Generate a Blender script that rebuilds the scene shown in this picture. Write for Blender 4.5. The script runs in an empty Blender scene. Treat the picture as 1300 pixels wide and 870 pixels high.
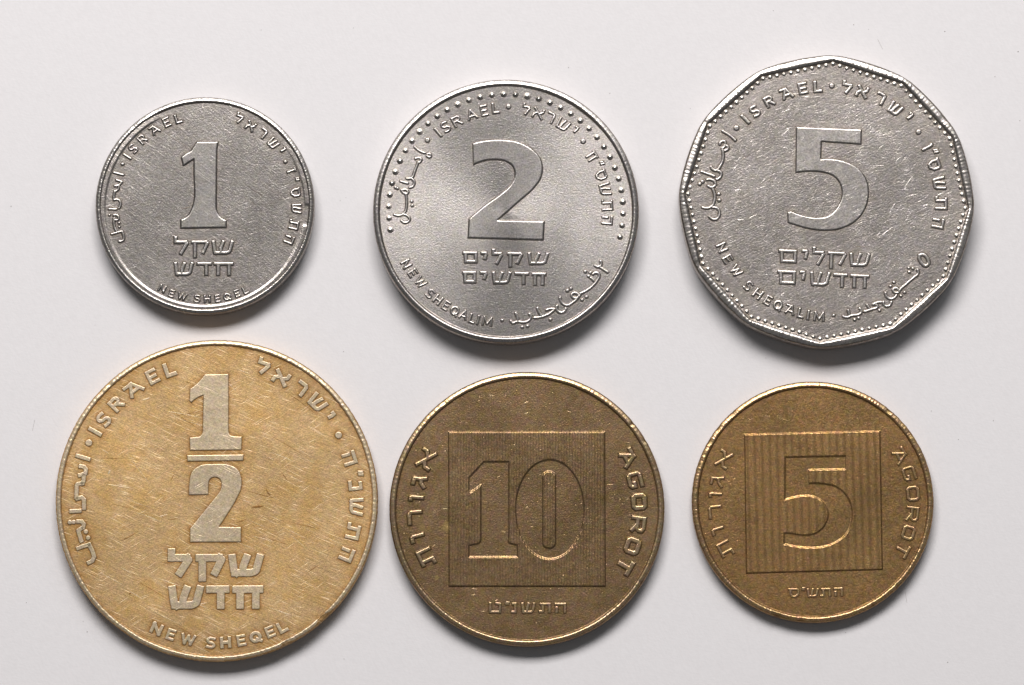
import bpy, math, random
import numpy as np

# ------------------------------------------------------------------ camera
TILT = math.radians(5.8)
DIST = 0.450
FPX = 15.62e3 * DIST            # focal length in photo pixels (15.62 px per mm at the target)
Z0 = 0.0016
sc = bpy.context.scene
cam_d = bpy.data.cameras.new('camera')
cam_d.sensor_width = 36.0
cam_d.lens = FPX / 1300.0 * 36.0
cam_d.clip_start = 0.01
cam_d.clip_end = 10.0
cam = bpy.data.objects.new('camera', cam_d)
sc.collection.objects.link(cam)
cam.rotation_euler = (TILT, 0, 0)
CAM = np.array([0.0, -DIST * math.sin(TILT), DIST * math.cos(TILT) + Z0])
cam.location = CAM
sc.camera = cam

# ------------------------------------------------------------------ world and lamps (studio table, key soft box, added fill)
w = bpy.data.worlds.new('World')
sc.world = w
w.use_nodes = True
bgn = w.node_tree.nodes['Background']
bgn.inputs[0].default_value = (0.93, 0.96, 1.0, 1)
bgn.inputs[1].default_value = 0.085


def area(name, loc, target, sx, sy, power, col):
    d = bpy.data.lights.new(name, 'AREA')
    d.shape = 'RECTANGLE'
    d.size = sx
    d.size_y = sy
    d.energy = power
    d.color = col
    o = bpy.data.objects.new(name, d)
    sc.collection.objects.link(o)
    from mathutils import Vector
    o.location = loc
    o.rotation_euler = (Vector(target) - Vector(loc)).to_track_quat('-Z', 'Y').to_euler()
    return o


def polar(d, az, el):
    a, e = math.radians(az), math.radians(el)
    return (d * math.cos(e) * math.sin(a), d * math.cos(e) * math.cos(a), d * math.sin(e))


area('key_softbox', polar(0.52, -7, 52), (0, 0, 0), 0.35, 0.16, 3.12, (1.0, 0.965, 0.955))
area('fill_softbox', polar(0.80, 30, 38), (0, 0, 0), 0.30, 0.16, 0.4, (0.95, 0.97, 1.0))  # weak fill lamp added beside the key

sc.view_settings.view_transform = 'Standard'
sc.view_settings.look = 'None'
sc.view_settings.exposure = 0.0
sc.view_settings.gamma = 1.0

rng = np.random.default_rng(7)
random.seed(7)


# ------------------------------------------------------------------ photograph pixel -> place on the table
def px2w(px, py, z):
    """Point of the horizontal plane at height z (m) seen at photo position (px,py)."""
    px = np.asarray(px, float)
    py = np.asarray(py, float)
    dx = (px - 650.0) / FPX
    dy = (435.0 - py) / FPX
    dz = -np.ones_like(dx)
    c, s = math.cos(TILT), math.sin(TILT)
    wy = dy * c - dz * s
    wz = dy * s + dz * c
    t = (z - CAM[2]) / wz
    return CAM[0] + dx * t, CAM[1] + wy * t


# ------------------------------------------------------------------ node helpers
class NT:
    def __init__(self, name):
        self.m = bpy.data.materials.new(name)
        self.m.use_nodes = True
        self.t = self.m.node_tree
        self.b = self.t.nodes['Principled BSDF']

    def n(self, typ, **kw):
        nd = self.t.nodes.new(typ)
        for k, v in kw.items():
            if k.startswith('i_'):
                key = k[2:]
                key = int(key) if key.isdigit() else key.replace('_', ' ')
                self.set(nd.inputs[key], v)
            else:
                setattr(nd, k, v)
        return nd

    def set(self, sock, v):
        if isinstance(v, bpy.types.NodeSocket):
            self.t.links.new(v, sock)
        else:
            sock.default_value = v

    def math(self, op, a, b=None, clamp=False):
        nd = self.n('ShaderNodeMath', operation=op, use_clamp=clamp)
        self.set(nd.inputs[0], a)
        if b is not None:
            self.set(nd.inputs[1], b)
        return nd.outputs[0]

    def noise(self, vec, scale, detail=2.0, rough=0.5, dist=0.0):
        nd = self.n('ShaderNodeTexNoise')
        self.set(nd.inputs['Vector'], vec)
        nd.inputs['Scale'].default_value = scale
        nd.inputs['Detail'].default_value = detail
        nd.inputs['Roughness'].default_value = rough
        nd.inputs['Distortion'].default_value = dist
        return nd.outputs['Fac']

    def ramp(self, v, a, b, lo=0.0, hi=1.0, smooth=True):
        nd = self.n('ShaderNodeMapRange', interpolation_type='SMOOTHSTEP' if smooth else 'LINEAR')
        self.set(nd.inputs['Value'], v)
        for k, x in (('From Min', a), ('From Max', b), ('To Min', lo), ('To Max', hi)):
            nd.inputs[k].default_value = x
        return nd.outputs['Result']

    def mix(self, f, a, b):
        nd = self.n('ShaderNodeMix', data_type='RGBA')
        self.set(nd.inputs[0], f)
        self.set(nd.inputs[6], a)
        self.set(nd.inputs[7], b)
        return nd.outputs[2]

    def mapping(self, vec, rot=(0, 0, 0), scale=(1, 1, 1), loc=(0, 0, 0)):
        r = self.n('ShaderNodeMapping')
        self.set(r.inputs['Vector'], vec)
        r.inputs['Rotation'].default_value = rot
        r.inputs['Location'].default_value = loc
        s = self.n('ShaderNodeVectorMath', operation='MULTIPLY')
        self.set(s.inputs[0], r.outputs[0])
        s.inputs[1].default_value = scale
        return s.outputs[0]

    def scratch(self, vec, ang, cell, aspect, wd, keep, seed, bend=0.0004):
        """Sparse hairlines: one stretched spot per cell; cell is its pitch in metres."""
        nz = self.n('ShaderNodeTexNoise')
        self.set(nz.inputs['Vector'], vec)
        nz.inputs['Scale'].default_value = 140.0 + 13 * seed
        nz.inputs['Detail'].default_value = 0.0
        off = self.n('ShaderNodeVectorMath', operation='SCALE')
        self.set(off.inputs[0], nz.outputs['Color'])
        off.inputs['Scale'].default_value = bend * 2
        add = self.n('ShaderNodeVectorMath', operation='ADD')
        self.set(add.inputs[0], vec)
        self.set(add.inputs[1], off.outputs[0])
        s = 1.0 / cell
        mp = self.mapping(add.outputs[0], (0, 0, math.radians(-ang)), (s, s * aspect, s), (seed * 0.0131, seed * 0.0077, 0))
        v = self.n('ShaderNodeTexVoronoi', voronoi_dimensions='2D', feature='F1')
        self.set(v.inputs['Vector'], mp)
        v.inputs['Scale'].default_value = 1.0
        spot = self.ramp(v.outputs['Distance'], 0.0, wd, 1.0, 0.0)
        sep = self.n('ShaderNodeSeparateColor')
        self.set(sep.inputs[0], v.outputs['Color'])
        gate = self.ramp(sep.outputs[0], 1 - keep, 1 - keep + 0.03 + keep * 0.8)
        return self.math('MULTIPLY', spot, gate)


def coin_material(name, at, field, worn, grime, rough=0.36, worn_rough=0.3, grain=0.5, lines=(), aniso=0.0,
                  mottle=0.25, mottle_col=None, line_k=1.0, speck=0.0, grainsz=1.0, spots=(), metal=1.0, hue=0.25, streak=()):
    M = NT(name)
    tc = M.n('ShaderNodeTexCoord').outputs['Object']
    aw = M.n('ShaderNodeAttribute', attribute_name='worn').outputs['Fac']
    ag = M.n('ShaderNodeAttribute', attribute_name='grime').outputs['Fac']
    n_big = M.noise(tc, 420, 4, 0.6)
    n_mid = M.noise(tc, 1900, 3, 0.6)
    n_fine = M.noise(tc, 7500 / grainsz, 2, 0.6)
    n_vf = M.noise(tc, 16000 / grainsz, 1, 0.5)
    # worn mask, broken up at its border
    wm = M.math('ADD', aw, M.math('MULTIPLY', M.math('SUBTRACT', n_mid, 0.5), 0.5))
    wm = M.ramp(wm, 0.35, 0.75)
    gm = M.math('MULTIPLY', ag, M.ramp(M.math('ADD', n_mid, M.math('MULTIPLY', n_big, 0.6)), 0.55, 0.95, 0.45, 1.0))
    mc = mottle_col or tuple(c * 0.7 for c in field)
    col = M.mix(M.math('MULTIPLY', M.ramp(n_big, 0.42, 0.66), mottle), (*field, 1), (*mc, 1))
    col = M.mix(gm, col, (*grime, 1))  # grime colour, darkened to paint in shade at the relief's foot
    col = M.mix(wm, col, (*worn, 1))
    # grain in the tarnish
    g = M.math('ADD', M.math('MULTIPLY', n_fine, 0.6), M.math('MULTIPLY', n_vf, 0.4))
    gcol = M.ramp(g, 0.3, 0.7, 1.0 - 0.48 * grain, 1.0 + 0.42 * grain, False)
    # broad toning: random patches painted in for uneven sheen, slight shifts of hue
    hn = M.n('ShaderNodeTexNoise')
    M.set(hn.inputs['Vector'], tc)
    hn.inputs['Scale'].default_value = 2400
    hn.inputs['Detail'].default_value = 3
    hs = M.n('ShaderNodeVectorMath', operation='MULTIPLY_ADD')
    M.set(hs.inputs[0], hn.outputs['Color'])
    hs.inputs[1].default_value = (0.3 * hue, 0.5 * hue, 1.1 * hue)
    hs.inputs[2].default_value = (1 - 0.15 * hue, 1 - 0.25 * hue, 1 - 0.55 * hue)
    hm = M.n('ShaderNodeVectorMath', operation='MULTIPLY')
    M.set(hm.inputs[0], col)
    M.set(hm.inputs[1], hs.outputs[0])
    hg = M.n('ShaderNodeVectorMath', operation='SCALE')
    M.set(hg.inputs[0], hm.outputs[0])
    M.set(hg.inputs['Scale'], M.ramp(M.noise(tc, 130, 3, 0.6, 0.6), 0.35, 0.65, 0.90, 1.08))
    col = hg.outputs[0]
    vm = M.n('ShaderNodeVectorMath', operation='SCALE')
    M.set(vm.inputs[0], col)
    M.set(vm.inputs['Scale'], gcol)
    col = vm.outputs[0]
    for (ang, amt) in streak:                       # fine brushed wear in one direction
        st = M.noise(M.mapping(tc, (0, 0, math.radians(-ang)), (1, 14, 1)), 620, 5, 0.72)
        sg = M.n('ShaderNodeVectorMath', operation='SCALE')
        M.set(sg.inputs[0], col)
        M.set(sg.inputs['Scale'], M.ramp(st, 0.3, 0.7, 1 - amt, 1 + amt, False))
        col = sg.outputs[0]
        g = M.math('ADD', g, M.math('MULTIPLY', st, amt * 3.0))
    tot = None
    for k, (ang, cell, aspect, wd, keep) in enumerate(lines):
        s = M.scratch(tc, ang, cell, aspect, wd, keep, k + 1)
        tot = s if tot is None else M.math('MAXIMUM', tot, s)
    h = M.math('MULTIPLY', g, 2.1 * grain)
    h = M.math('ADD', h, M.math('MULTIPLY', n_mid, 0.35 * grain))
    h = M.math('ADD', h, M.math('MULTIPLY', n_big, 0.5 * grain))
    h = M.math('MULTIPLY', h, M.ramp(wm, 0, 1, 1.0, 0.5))
    if tot is not None:
        h = M.math('SUBTRACT', h, M.math('MULTIPLY', tot, 0.22 * line_k))
        bright = M.math('MULTIPLY', tot, 0.5 * line_k, True)
        col = M.mix(bright, col, (*[min(1, c * 1.25) for c in worn], 1))
    if speck:
        v = M.n('ShaderNodeTexVoronoi', feature='F1')
        M.set(v.inputs['Vector'], tc)
        v.inputs['Scale'].default_value = 1900
        sp = M.ramp(v.outputs['Distance'], 0.02, 0.13, 1.0, 0.0)
        sp = M.math('MULTIPLY', sp, M.ramp(n_big, 0.4, 0.6, 0.2, 1.0))
        h = M.math('SUBTRACT', h, M.math('MULTIPLY', sp, speck))
        col = M.mix(M.math('MULTIPLY', sp, 0.9 * speck, True), col, (*[min(1, c2 * 1.4) for c2 in worn], 1))
    cx, cy, T = at
    X0, Y0 = px2w(cx, cy, T * 1e-3)
    L = lambda x, y: (float(px2w(x, y, (T - .1) * 1e-3)[0] - X0), float(px2w(x, y, (T - .1) * 1e-3)[1] - Y0))
    for (x0, y0, rpx, scol) in spots:
        a = L(x0, y0)
        sb = M.n('ShaderNodeVectorMath', operation='DISTANCE')
        M.set(sb.inputs[0], tc)
        sb.inputs[1].default_value = (a[0], a[1], (T - .17) * 1e-3)
        dd = M.math('ADD', sb.outputs['Value'], M.math('MULTIPLY', M.math('SUBTRACT', n_mid, 0.5), rpx / 15600 * 1.6))
        col = M.mix(M.ramp(dd, rpx / 15600 * 0.3, rpx / 15600 * 1.1, 0.7, 0.0), col, (*scol, 1))
    bp = M.n('ShaderNodeBump')
    bp.inputs['Strength'].default_value = 1.0
    bp.inputs['Distance'].default_value = 0.0000105
    M.set(bp.inputs['Height'], h)
    b = M.b
    M.set(b.inputs['Base Color'], col)
    b.inputs['Metallic'].default_value = metal
    r = M.mix(wm, (rough,) * 3 + (1,), (worn_rough,) * 3 + (1,))
    rr = M.n('ShaderNodeSeparateColor')
    M.set(rr.inputs[0], r)
    rg = M.math('ADD', rr.outputs[0], M.math('MULTIPLY', M.math('SUBTRACT', n_mid, 0.5), 0.06))
    rg = M.math('ADD', rg, M.math('MULTIPLY', gm, 0.15))
    M.set(b.inputs['Roughness'], rg)
    M.set(b.inputs['Normal'], bp.outputs[0])
    if aniso:
        # the die's radial flow lines: lustre turns with the place on the face
        sp = M.n('ShaderNodeSeparateXYZ')
        M.set(sp.inputs[0], tc)
        cb = M.n('ShaderNodeCombineXYZ')
        M.set(cb.inputs[0], M.math('MULTIPLY', sp.outputs[1], -1.0))
        M.set(cb.inputs[1], sp.outputs[0])
        nv = M.n('ShaderNodeVectorMath', operation='NORMALIZE')
        M.set(nv.inputs[0], cb.outputs[0])
        M.set(b.inputs['Tangent'], nv.outputs[0])
        M.set(b.inputs['Anisotropic'], M.ramp(wm, 0, 1, aniso, aniso * 0.45))
    return M.m


# ------------------------------------------------------------------ mesh helpers
COL = sc.collection


def empty(name, parent=None, loc=(0, 0, 0)):
    o = bpy.data.objects.new(name, None)
    o.empty_display_size = 0.002
    COL.objects.link(o)
    o.parent = parent
    o.location = loc
    return o


def mesh_obj(name, verts, quads, mat, parent, attrs=None, smooth=True):
    me = bpy.data.meshes.new(name)
    nv, nf = len(verts), len(quads)
    me.vertices.add(nv)
    me.vertices.foreach_set('co', np.asarray(verts, np.float32).ravel())
    q = np.asarray(quads, np.int32)
    k = q.shape[1]
    me.loops.add(nf * k)
    me.loops.foreach_set('vertex_index', q.ravel())
    me.polygons.add(nf)
    me.polygons.foreach_set('loop_start', np.arange(0, nf * k, k, dtype=np.int32))
    me.polygons.foreach_set('loop_total', np.full(nf, k, np.int32))
    me.polygons.foreach_set('use_smooth', np.full(nf, smooth))
    for a, v in (attrs or {}).items():
        at = me.attributes.new(a, 'FLOAT', 'POINT')
        at.data.foreach_set('value', np.asarray(v, np.float32))
    me.update()
    me.validate()
    me.materials.append(mat)
    o = bpy.data.objects.new(name, me)
    COL.objects.link(o)
    o.parent = parent
    return o


def sstep(u):
    u = np.clip(u, 0, 1)
    return u * u * (3 - 2 * u)


# ------------------------------------------------------------------ shapes in the plane (mm), as signed distance (inside < 0)
def smooth_path(pts, n=7, closed=True):
    """pts: (x,y) corner or (x,y,1) smooth point -> polyline through them."""
    P = [np.array(p[:2], float) for p in pts]
    S = [len(p) > 2 for p in pts]
    N = len(P)
    out = []
    rngs = range(N) if closed else range(N - 1)

    def tan(i):
        if not closed and (i == 0 or i == N - 1):
            return None
        if not S[i % N]:
            return None
        a, b, c = P[(i - 1) % N], P[i % N], P[(i + 1) % N]
        l1, l2 = np.linalg.norm(b - a), np.linalg.norm(c - b)
        if not S[(i - 1) % N] and l1 > 1.3 * l2:
            return (b - a) / l1
        if not S[(i + 1) % N] and l2 > 1.3 * l1:
            return (c - b) / l2
        d = (b - a) / max(l1, 1e-9) * l2 + (c - b) / max(l2, 1e-9) * l1
        return d / max(np.linalg.norm(d), 1e-9)
    for i in rngs:
        a, b = P[i], P[(i + 1) % N]
        L = np.linalg.norm(b - a)
        ta, tb = tan(i), tan((i + 1) % N if closed else i + 1)
        if ta is None and tb is None:
            out.append(a)
            continue
        ch = (b - a) / max(L, 1e-9)
        if ta is None:
            ta = 2 * ch * (ch @ tb) - tb
        if tb is None:
            tb = 2 * ch * (ch @ ta) - ta
        for k in range(n):
            t = k / n
            h00, h10 = 2 * t**3 - 3 * t**2 + 1, t**3 - 2 * t**2 + t
            h01, h11 = -2 * t**3 + 3 * t**2, t**3 - t**2
            out.append(h00 * a + h10 * L * ta + h01 * b + h11 * L * tb)
    if not closed:
        out.append(P[-1])
    return np.array(out)


class Poly:
    def __init__(self, loops, r=0.0):
        self.loops = loops
        self.r = r
        al = np.vstack(loops)
        self.bb = (*al.min(0), *al.max(0))

    def sd(self, X, Y):
        d = np.full(X.shape, 1e9)
        ins = np.zeros(X.shape, bool)
        for L in self.loops:
            for i in range(len(L)):
                ax, ay = L[i]
                bx, by = L[(i + 1) % len(L)]
                ex, ey = bx - ax, by - ay
                wx, wy = X - ax, Y - ay
                t = np.clip((wx * ex + wy * ey) / max(ex * ex + ey * ey, 1e-12), 0, 1)
                d = np.minimum(d, (wx - ex * t)**2 + (wy - ey * t)**2)
                c = ((ay <= Y) & (by > Y)) | ((by <= Y) & (ay > Y))
                if abs(ey) > 1e-12:
                    ins ^= c & (X < ax + (Y - ay) * ex / ey)
        d = np.sqrt(d)
        return np.where(ins, -d, d)


class Strokes:
    def __init__(self, lines, t, soft=0.3, caps=True):
        self.lines = lines
        self.t = t
        self.soft = soft
        self.caps = caps
        al = np.vstack(lines)
        self.bb = (*(al.min(0) - t), *(al.max(0) + t))

    def sd(self, X, Y):
        d = np.full(X.shape, 1e9)
        hw = self.t / 2
        r = hw * self.soft
        for L in self.lines:
            n = len(L)
            if n == 1 or (n == 2 and np.allclose(L[0], L[1])):
                d = np.minimum(d, np.hypot(X - L[0][0], Y - L[0][1]) - hw)
                continue
            for i in range(n - 1):
                a, b = L[i], L[i + 1]
                e = b - a
                l = np.linalg.norm(e)
                if l < 1e-9:
                    continue
                e = e / l
                wx, wy = X - a[0], Y - a[1]
                al_ = wx * e[0] + wy * e[1]
                pe = np.abs(-wx * e[1] + wy * e[0])
                if self.caps:
                    e0 = hw if i == 0 else 0.0
                    e1 = hw if i == n - 2 else 0.0
                    mid = (l + e1 - e0) / 2
                    half = (l + e0 + e1) / 2
                    qx = np.abs(al_ - mid) - (half - r)
                    qy = pe - (hw - r)
                    dd = np.hypot(np.maximum(qx, 0), np.maximum(qy, 0)) + np.minimum(np.maximum(qx, qy), 0) - r
                else:
                    t = np.clip(al_, 0, l)
                    dd = np.hypot(al_ - t, pe) - hw
                d = np.minimum(d, dd)
                if i > 0:
                    d = np.minimum(d, np.hypot(wx, wy) - hw)
        return d


# glyphs on a unit box, y up; every stroke runs along the box inset by half its thickness
G = {
    'I': [[(.5, 0), (.5, 1)]],
    'S': [[(1, .97), (.7, 1.02, 1), (.25, 1.02, 1), (0, .8, 1), (.22, .56, 1), (.78, .44, 1), (1, .2, 1), (.75, -.02, 1), (.3, -.02, 1), (0, .03)]],
    'R': [[(0, 0), (0, 1)], [(0, 1), (.7, 1, 1), (1, .76, 1), (.7, .5, 1), (0, .5)], [(.5, .48), (1, 0)]],
    'A': [[(0, 0), (.5, 1)], [(.5, 1), (1, 0)], [(.22, .28), (.78, .28)]],
    'AF': [[(.08, 0), (.5, 1)], [(.55, 1), (1, 0)], [(.28, .3), (.8, .3)], [(-.02, 1), (.55, 1)]],
    'E': [[(0, 0), (0, 1)], [(0, 1.03), (1, 1.03)], [(0, .5), (.85, .5)], [(0, -.03), (1, -.03)]],
    'L': [[(0, 1), (0, 0)], [(0, 0), (1, 0)]],
    'N': [[(0, 0), (0, 1)], [(0, 1), (1, 0)], [(1, 0), (1, 1)]],
    'W': [[(0, 1), (.25, 0)], [(.25, 0), (.5, .9)], [(.5, .9), (.75, 0)], [(.75, 0), (1, 1)]],
    'H': [[(0, 0), (0, 1)], [(1, 0), (1, 1)], [(0, .5), (1, .5)]],
    'Q': [[(.5, 1), (.15, .85, 1), (0, .5, 1), (.15, .15, 1), (.5, 0, 1), (.85, .15, 1), (1, .5, 1), (.85, .85, 1), (.5, 1)], [(.62, .22), (1, -.06)]],
    'M': [[(0, 0), (.08, 1)], [(.08, 1), (.5, .15)], [(.5, .15), (.92, 1)], [(.92, 1), (1, 0)]],
    'O': [[(.5, 1), (.85, 1), (1, .82), (1, .18), (.85, 0), (.15, 0), (0, .18), (0, .82), (.15, 1), (.5, 1)]],
    'GG': [[(1.02, 1.02), (.15, 1.02), (0, .85), (0, .15), (.15, -.02), (.85, -.02), (1, .12), (1, .34)], [(1, .38), (.72, .38)]],
    'RR': [[(0, 0), (0, 1)], [(0, 1), (.8, 1), (1, .85), (1, .6), (.85, .42), (.1, .42)], [(.5, .4), (1, 0)]],
    'T': [[(0, 1), (1, 1)], [(.5, 1), (.5, 0)]],
    'dot': [[(.5, .5), (.5, .5)]],
    'gersh': [[(.25, 1), (.1, .0)], [(.9, 1), (.75, .0)]],
    # Hebrew
    'shin': [[(0, 1), (.07, .1), (.14, 0)], [(.1, 0), (.62, 0, 1), (.88, .2, 1), (1, 1)], [(.52, 1), (.4, .45), (.38, .05)]],
    'qof': [[(0, 1), (.9, 1)], [(.9, 1), (1, .88), (.72, .04)], [(.14, .98), (.14, -.34)]],
    'lamed': [[(0, 1.38), (0, 1)], [(0, 1), (.9, 1)], [(.92, 1), (1, .86), (.5, 0)]],
    'het': [[(0, 1), (1, 1)], [(.17, 1), (.17, 0)], [(.84, 1), (.84, 0)]],
    'dalet': [[(0, 1), (1, 1)], [(.68, 1), (.68, 0)]],
    'resh': [[(0, 1), (.8, 1), (1, .84), (1, 0)]],
    'he': [[(0, 1), (1, 1)], [(1, 1), (1, 0)], [(.1, .5), (.1, 0)]],
    'tav': [[(.1, 1), (1, 1)], [(1, 1), (1, 0)], [(.28, 1), (.28, .02), (0, 0)]],
    'samekh': [[(0, 1), (.85, 1), (1, .85), (1, .35), (.7, 0), (.35, 0), (.12, .4), (.12, 1)]],
    'mem': [[(0, 1), (1, 1)], [(1, 1), (1, 0)], [(1, 0), (.15, 0)], [(.15, 0), (.1, 1)]],
    'yod': [[(0, 1), (.9, 1), (1, .85), (.7, .45)]],
    'vav': [[(0, 1), (.8, 1), (1, .88), (1, 0)]],
    'zayin': [[(0, 1), (1, .95)], [(.5, 1), (.5, 0)]],
    'alef': [[(0, 1), (1, 0)], [(1, 1), (.97, .72), (.62, .44)], [(0, 0), (.03, .3), (.38, .58)]],
    'gimel': [[(.15, 1), (.75, 1), (.8, .5), (1, 0)], [(.8, .38), (.35, .3), (0, 0)]],
    'nun': [[(.25, 1), (1, 1)], [(1, 1), (1, 0)], [(1, 0), (0, 0)]],
    'tet': [[(0, 1), (.03, 0)], [(.03, 0), (.95, 0)], [(.95, 0), (1, .95), (.62, 1)]],
}


# ------------------------------------------------------------------ a coin
class Coin:
    def __init__(self, cx, cy, R, T, mat, label, field_drop=0.17, soft=0.3):
        self.cx, self.cy, self.T = cx, cy, T
        X, Y = px2w(cx, cy, T * 1e-3)
        self.X, self.Y = float(X), float(Y)
        x1, _ = px2w(cx + 10, cy, T * 1e-3)
        self.ppm = 10 / ((float(x1) - self.X) * 1e3)      # photo pixels per mm here
        self.R = R / self.ppm
        self.mat = mat
        self.root = empty('coin', None, (self.X, self.Y, 0))
        self.root['label'] = label
        self.root['category'] = 'coin'
        self.root['group'] = 'coins laid out in two rows'
        self.drop = field_drop
        self.soft = soft
        self.shapes = []       # (shape, grime and shade weight)
        self.ph = rng.uniform(0, 6.28, 6)
        self.under = []

    def loc(self, px, py):
        x, y = px2w(px, py, (self.T - 0.1) * 1e-3)
        return np.array([(float(x) - self.X) * 1e3, (float(y) - self.Y) * 1e3])

    def field(self, X, Y):
        """height of the struck field (mm above the table)"""
        a = self.ph
        u = 0.006 * (np.sin(X * 0.9 + a[0]) * np.cos(Y * 0.7 + a[1]) + np.sin(X * 0.37 - Y * 0.61 + a[2]))
        return self.T - self.drop + u * 0.6

    # --- relief piece from a signed-distance shape
    def relief(self, name, shape, parent, H=0.075, w=0.045, wi=None, pitch=0.34, grime=1.0, top=0.0, jitter=0.0):
        p = pitch / self.ppm
        m = w + 0.03
        x0, y0, x1, y1 = shape.bb
        xs = np.arange(x0 - m, x1 + m + p, p)
        ys = np.arange(y0 - m, y1 + m + p, p)
        X, Y = np.meshgrid(xs, ys)
        d = -shape.sd(X, Y)
        if jitter:
            d = d + jitter * (np.sin(X * 9 + self.ph[3]) * np.sin(Y * 11 + self.ph[4]) + 0.6 * np.sin(X * 23 + Y * 19))
        wi = wi if wi is not None else w
        S = sstep((d + w) / (w + wi))
        Z = self.field(X, Y) - 0.006 + (H + 0.006) * S + top * np.clip(d / 0.4, 0, 1)
        keep = d > -(w + 0.012)
        fk = keep[:-1, :-1] | keep[1:, :-1] | keep[:-1, 1:] | keep[1:, 1:]
        idx = np.arange(X.size).reshape(X.shape)
        q = np.stack([idx[:-1, :-1][fk], idx[:-1, 1:][fk], idx[1:, 1:][fk], idx[1:, :-1][fk]], 1)
        used, inv = np.unique(q, return_inverse=True)
        V = np.stack([X.ravel(), Y.ravel(), Z.ravel()], 1)[used] * 1e-3
        o = mesh_obj(name, V, inv.reshape(q.shape), self.mat, parent,
                     {'worn': sstep((S.ravel()[used] - 0.45) / 0.5), 'grime': (1 - S.ravel()[used]) * grime})
        self.shapes.append((shape, grime))
        return o

    def glyph_shape(self, g, c, up, hmm, wmm, tmm):
        up = np.array(up) / np.linalg.norm(up)
        rt = np.array([up[1], -up[0]])
        lines = []
        for L in G[g]:
            P = smooth_path(L, 5, closed=False) if any(len(p) > 2 for p in L) else np.array([p[:2] for p in L], float)
            xx = (P[:, 0] - 0.5) * (wmm - tmm)
            yy = (P[:, 1] - 0.5) * (hmm - tmm)
            lines.append(c[None] + xx[:, None] * rt + yy[:, None] * up)
        if g in ('S', 'E', 'GG', 'M', 'W', 'AF', 'A', 'RR', 'R'):
            tmm = tmm * 0.86                       # letters with narrow openings are cut a little finer
        return Strokes(lines, tmm, self.soft, caps=(g != 'dot'))

    def put(self, g, px, py, mode, gh, gw, gt, parent, rot=0.0, **kw):
        c = self.loc(px, py)
        if mode == 'out':
            up = c
        elif mode == 'in':
            up = -c
        else:
            up = np.array([math.sin(math.radians(rot)), math.cos(math.radians(rot))])
        if mode != 'up' and rot:
            a = math.radians(-rot)
            up = np.array([up[0] * math.cos(a) - up[1] * math.sin(a), up[0] * math.sin(a) + up[1] * math.cos(a)])
        k = self.ppm
        nm = 'dot' if g == 'dot' else ('gershayim' if g == 'gersh' else 'letter')
        return self.relief(nm, self.glyph_shape(g, c, up, gh / k, gw / k, gt * 1.1 / k), parent, **kw)

    def text(self, name, items, mode, h, t, widths, parent=None, **kw):
        e = empty(name, self.root)
        for it in items:
            g, px, py = it[:3]
            hh, ww, tt = h, widths.get(g, h * 0.75), t
            rot = 0
            if g == 'dot':
                hh = ww = tt = widths.get('dot', t * 1.5)
            elif g == 'gersh':
                hh, ww, tt = h * 0.42, h * 0.5, t * 0.85
            elif g == 'yod':
                ww = widths.get('yod', h * 0.42)
            if len(it) > 3:
                hh, ww = it[3] or hh, it[4] or ww
            if len(it) > 5:
                rot = it[5]
            self.put(g, px, py, mode, hh, ww, tt, e, rot=rot, **kw)
        return e

    def boxes(self, name, items, t, rot=0.0, **kw):
        e = empty(name, self.root)
        for g, x0, y0, x1, y1 in items:
            self.put(g, (x0 + x1) / 2, (y0 + y1) / 2, 'up', y1 - y0, x1 - x0, t, e, rot=rot, **kw)
        return e

    def poly(self, pts, n=6):
        L = smooth_path(pts, n)
        return np.array([self.loc(*p) for p in L])

    def pen(self, name, org, scale, lines, t, dots=(), dt=None, nm='letter', square=False, **kw):
        """script written as pen strokes; coordinates on an enlarged view with origin org"""
        e = empty(name, self.root)
        for L in lines:
            P = np.array(L, float) if square else smooth_path([(p[0], p[1], 1) for p in L], 4, closed=False)
            P = np.array([self.loc(org[0] + x / scale, org[1] + y / scale) for x, y in P])
            self.relief(nm, Strokes([P], t / self.ppm, 0.35 if square else 0.8, caps=square), e, **kw)
        for d in dots:
            c = self.loc(org[0] + d[0] / scale, org[1] + d[1] / scale)
            self.relief('dot', Strokes([np.array([c, c])], (dt or t * 1.25) / self.ppm, 1, caps=False), e, **kw)
        return e

    def scratches(self, lst, lift=()):
        """single knocks and long scratches with a burr, each where it lies"""
        if not lst:
            return
        e = empty('scratch_marks', self.root)
        for (x0, y0, x1, y1, wpx, depth, tone) in lst:
            a, b = self.loc(x0, y0), self.loc(x1, y1)
            d = b - a
            L = np.linalg.norm(d)
            nrm = np.array([-d[1], d[0]]) / L
            bow = rng.normal() * 0.02 * L
            hw = max(wpx, 0.7) * 0.42 / self.ppm
            up, dn = [], []
            for t in np.linspace(0, 1, 13):
                cpt = a + d * t + nrm * bow * 4 * t * (1 - t)
                q = hw * (0.12 + 0.88 * math.sin(math.pi * t)) * (0.8 + 0.4 * rng.random())
                up.append(cpt + nrm * q)
                dn.append(cpt - nrm * q)
            n0 = len(self.shapes)
            o = self.relief('scratch', Poly([np.array(up + dn[::-1])]), e, H=0.009, w=0.012, wi=0.02, pitch=0.3, grime=0)
            del self.shapes[n0:]
            at = o.data.attributes
            k = len(o.data.vertices)
            if tone == 0:
                at['worn'].data.foreach_set('value', np.zeros(k, np.float32))
                at['grime'].data.foreach_set('value', np.full(k, 1.6, np.float32))
            o.location.z = (max([z for (bx0, by0, bx1, by1, z) in lift if bx0 < (x0 + x1) / 2 < bx1 and by0 < (y0 + y1) / 2 < by1] or [0])) * 1e-3

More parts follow.
